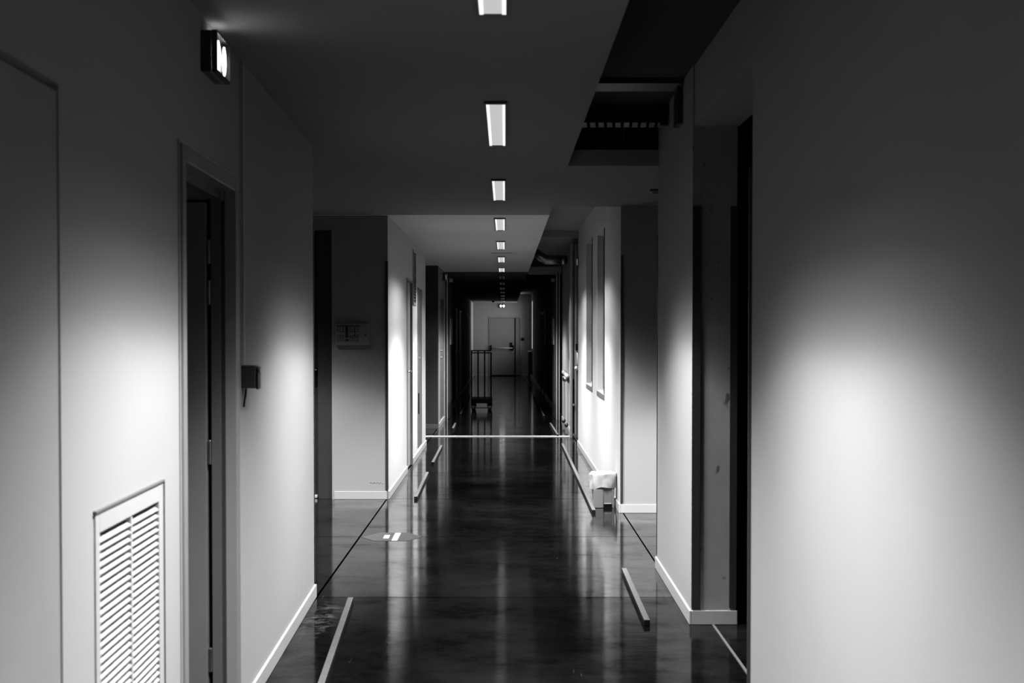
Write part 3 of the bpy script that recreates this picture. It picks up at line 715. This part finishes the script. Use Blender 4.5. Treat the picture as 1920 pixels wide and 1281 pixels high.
obj('pedal', B(bx+.002, bx+.066, by-.101, by-.089, .035, .042), 'white', t, bevel=.002)
# bag: folded film with uneven hem
bm = bmesh.new(); R = []
prof = [(.0, .286), (.05, .284), (.086, .292), (.1, .298), (.113, .290), (.117, .276), (.114, .25), (.118, .225), (.117, .19), (.116, .162)]
NS = 56
for j, (r, z) in enumerate(prof[1:]):
    ring = []
    for i in range(NS):
        a = 2*math.pi*i/NS
        sq = 1/max(abs(math.cos(a))**4 + abs(math.sin(a))**4, 1e-6)**.25
        wob = 0 if j < 1 else (.004*math.sin(5*a+j*1.1) + .0035*math.sin(11*a-j*.8) + .002*math.sin(23*a+j*2))
        hem = 0 if j < 4 else (j-3)/5*(.013*math.sin(a+2.6) + .006*math.sin(4*a+2))
        rr = (r+wob)*(1+(sq-1)*.45)
        ring.append(bm.verts.new((bx+rr*math.cos(a), by+rr*math.sin(a), z + hem + .002*math.sin(7*a+j))))
    R.append(ring)
for a, b in zip(R, R[1:]):
    for i in range(NS): bm.faces.new([a[i], a[(i+1) % NS], b[(i+1) % NS], b[i]])
bm.faces.new(R[0])
obj('bag', bm, 'bag', t, smooth=True)

# ---------------------------------------------------------------- trolley
tx, ty = -.461, 27.05
t = thing('cage_trolley', (tx, ty+.4, 0), 'tall black trolley with upright bars standing in the corridor', 'trolley')
hw = .20
for x in (-.184, -.063, .062, .184):
    obj('upright_bar', B(tx+x-.014, tx+x+.014, ty, ty+.03, .235, 1.108 if x > .1 else 1.15), 'darksteel', t)
for h in (1.138, 1.096): obj('top_rail', B(tx-hw, tx+hw-(.01 if h > 1.1 else 0), ty-.002, ty+.032, h, h+.022), 'darksteel', t)
obj('deck', B(tx-hw, tx+hw, ty-.01, ty+.80, .145, .235), 'darksteel', t, bevel=.008)
obj('axle', B(tx-hw+.02, tx+hw-.02, ty+.03, ty+.06, .05, .065), 'darksteel', t)
for x in (-.155, .155):
    for y in (.06, .72):
        bm = bmesh.new(); cyl(bm, (tx+x-.032, ty+y, .062), (tx+x+.032, ty+y, .062), .061, 20)
        w_ = obj('wheel', bm, 'black', t)
        bm = bmesh.new(); box(bm, tx+x-.046, tx+x-.034, ty+y-.03, ty+y+.03, .05, .13); box(bm, tx+x+.034, tx+x+.046, ty+y-.03, ty+y+.03, .05, .13); box(bm, tx+x-.046, tx+x+.046, ty+y-.03, ty+y+.03, .13, .1445)
        obj('caster_fork', bm, 'darksteel', w_)

# ---------------------------------------------------------------- overhead services on the right
t = thing('cable_tray', (.66, 8.45, 2.70), 'perforated cable tray hung across the dark ceiling recess', 'cable tray')
bm = bmesh.new(); box(bm, EDGE+.001, .935, 8.35, 8.356, 2.715, 2.80); box(bm, EDGE+.001, .935, 8.55, 8.556, 2.715, 2.80)
obj('side_rail', bm, 'darksteel', t)
bm = bmesh.new(); x = EDGE+.005
while x < .90:
    hexa(bm, [(x,8.357,2.712),(x+.032,8.357,2.712),(x+.046,8.549,2.712),(x+.014,8.549,2.712),(x,8.357,2.7145),(x+.032,8.357,2.7145),(x+.046,8.549,2.7145),(x+.014,8.549,2.7145)]); x += .05
obj('perforated_base', bm, 'traymetal', t)
obj('end_bracket', B(.90, .945, 8.30, 8.348, 2.69, 2.81), 'darksteel', t, bevel=.004)
bm = bmesh.new(); cyl(bm, (.72, 8.7, 2.63), (.72, 8.7, HR-.001), .004, 8); o = obj('hanger_rod', bm, 'steel'); tag(o, 'thin hanger rod in the dark void behind the cable tray', 'rod')
t = thing('cable_channel', (.66, 7.65, 2.79), 'black cable channel crossing the raised ceiling and turning down the right wall', 'cable channel')
obj('ceiling_run', B(EDGE+.001, .939, 7.55, 7.80, 2.80, HR-.0008), 'black', t)
obj('wall_drop', B(.918, .9455, 7.62, 7.80, 2.60, 2.7995), 'black', t)
t = thing('air_duct', (.7, 22.0, 2.55), 'bent metal air duct above the right side of the fire doors', 'air duct')
bm = bmesh.new(); tube(bm, [(.953, 22, 2.61), (.66, 22, 2.61), (.62, 22, 2.615), (.58, 22, 2.635), (.55, 22, 2.66), (.395, 22, 2.77)], .068, 20)
obj('duct_tube', bm, 'steel', t, smooth=True)
for p, q in (((.645, 22, 2.61), (.615, 22, 2.612)), ((.90, 22, 2.61), (.87, 22, 2.61)), ((.57, 22, 2.642), (.545, 22, 2.664))):
    bm = bmesh.new(); cyl(bm, p, q, .074, 20); obj('collar', bm, 'steel', t)
t = thing('smoke_detector', (1.09, 10.36, HC), 'small dark detector on the crossing ceiling beside the pillar top', 'detector')
bm = bmesh.new(); cyl(bm, (1.09, 10.36, HC-.0005), (1.09, 10.36, HC-.015), .042, 20); obj('base', bm, 'guard', t)
bm = bmesh.new(); cyl(bm, (1.09, 10.36, HC-.0155), (1.09, 10.36, HC-.035), .034, 20, r2=.022); obj('sensor_head', bm, 'leafdull', t)
t = thing('smoke_detector', (-.40, 46.0, HC), 'tiny dark detector on the far ceiling above the exit door', 'detector')
bm = bmesh.new(); cyl(bm, (-.40, 46.0, HC-.0005), (-.40, 46.0, HC-.02), .06, 16); obj('base', bm, 'guard', t)
bm = bmesh.new(); cyl(bm, (-.40, 46.0, HC-.0205), (-.40, 46.0, HC-.05), .045, 16, r2=.03); obj('sensor_head', bm, 'guard', t)

# ---------------------------------------------------------------- fittings at the white jamb and beyond
t = thing('door_holder', (1.0, 20.1, 1.24), 'black box on the white jamb at the right', 'wall box')
obj('housing', B(.985, 1.037-.01, 20.03, 20.079, 1.24, 1.335), 'black', t, bevel=.003)
obj('face_plate', B(.985, 1.027, 20.022, 20.0295, 1.245, 1.33), 'darksteel', t)
bm = bmesh.new(); tube(bm, [(1.014, 20.088, 1.239), (1.014, 20.088, 1.08), (1.012, 20.080, 1.05), (1.008, 20.07, 1.02)], .011, 10)
ln = obj('cable_sleeve', bm, 'white', smooth=True); tag(ln, 'white cable sleeve below the black box on the right jamb', 'cable')
bm = bmesh.new(); ball(bm, (.997, 20.045, .985), .026, .034, .032); obj('knob', bm, 'white', next(x for x in C.objects if x.get('label') == 'white door jamb with dark slot and hinge on the right'), smooth=True)
t = thing('wall_pipes', fRQ.P(1.7, 0, 0), 'white valve with two pipes dropping along the right wall before the fire doors', 'pipes')
for a in (1.35, 2.35):
    bm = bmesh.new(); p = fRQ.P(a, -.03, 0); cyl(bm, (p[0], p[1], .10), (p[0], p[1], .82), .010, 10); obj('pipe', bm, 'white', t)
    bm = bmesh.new(); ball(bm, (p[0]-.006, p[1], .085), .03, .05, .035); obj('pipe_foot', bm, 'black', t, smooth=True)
bm = bmesh.new(); cyl(bm, fRQ.P(.9, -.04, .84), fRQ.P(2.4, -.04, .86), .030, 14); obj('manifold', bm, 'white', t, smooth=True)
bm = bmesh.new(); ball(bm, fRQ.P(1.0, -.07, .80), .045, .12, .045); obj('valve_wheel', bm, 'steel', t, smooth=True)
bm = bmesh.new(); fRQ.box(bm, 2.35, 2.75, -.06, -.001, .80, .88); obj('valve_cap', bm, 'darksteel', t, bevel=.006)
o = obj('light_switch', fRQ.B(.35, .55, -.03, -.001, 1.10, 1.22), 'black', bevel=.003); tag(o, 'small black switch on the right wall behind the white jamb', 'switch')
t = thing('switch_box', (.56, YE, 1.22), 'dark switch box on the end wall right of the exit door', 'switch box')
obj('housing', B(.535, .655, YE-.045, YE-.001, 1.22, 1.32), 'black', t, bevel=.008)
obj('cover', B(.55, .64, YE-.052, YE-.0455, 1.232, 1.308), 'darksteel', t)
# radiator below the far window
t = thing('radiator', fRF.P(47.6-24.3, 0, .1), 'pale radiator with a dark end below the far right window', 'radiator')
r0, r1 = 47.0-24.3, 48.3-24.3
bm = bmesh.new()
fRF.box(bm, r0, r1, -.14, -.105, .12, .88)
for i in range(12): fRF.box(bm, r0+.03+i*.105, r0+.08+i*.105, -.148, -.1405, .16, .84)
obj('front_plate', bm, 'frame', t)
obj('end_cover', fRF.B(r0, r0+.03, -.104, -.03, .13, .86), 'guard', t)
obj('top_grille', fRF.B(r0+.031, r1, -.104, -.02, .86, .88), 'frame', t)
for q in (r0+.2, r1-.24):
    obj('wall_bracket', fRF.B(q, q+.04, -.104, -.001, .3, .34), 'frame', t)
    obj('foot', fRF.B(q, q+.04, -.13, -.07, .001, .1195), 'frame', t)


# folded stand in the unlit room on the right
t = thing('folded_stand', (1.5, 8.5, 0), 'dark folded stand leaning in the unlit opening right of the pillar', 'stand')
for x0, x1 in ((1.47, 1.425), (1.53, 1.56)):
    bm = bmesh.new(); tube(bm, [(x0, 8.25, .03), (x1, 8.66, 1.2)], .014, 10); lg = obj('leg', bm, 'darksteel', t, smooth=True)
    bm = bmesh.new(); cyl(bm, (x0, 8.25, .0005), (x0, 8.25, .05), .02, 12); obj('rubber_foot', bm, 'leafdull', lg)
obj('top_bar', B(1.39, 1.60, 8.64, 8.70, 1.19, 1.23), 'darksteel', t, bevel=.004)
obj('cross_bar', B(1.45, 1.55, 8.40, 8.43, .45, .48), 'darksteel', t)
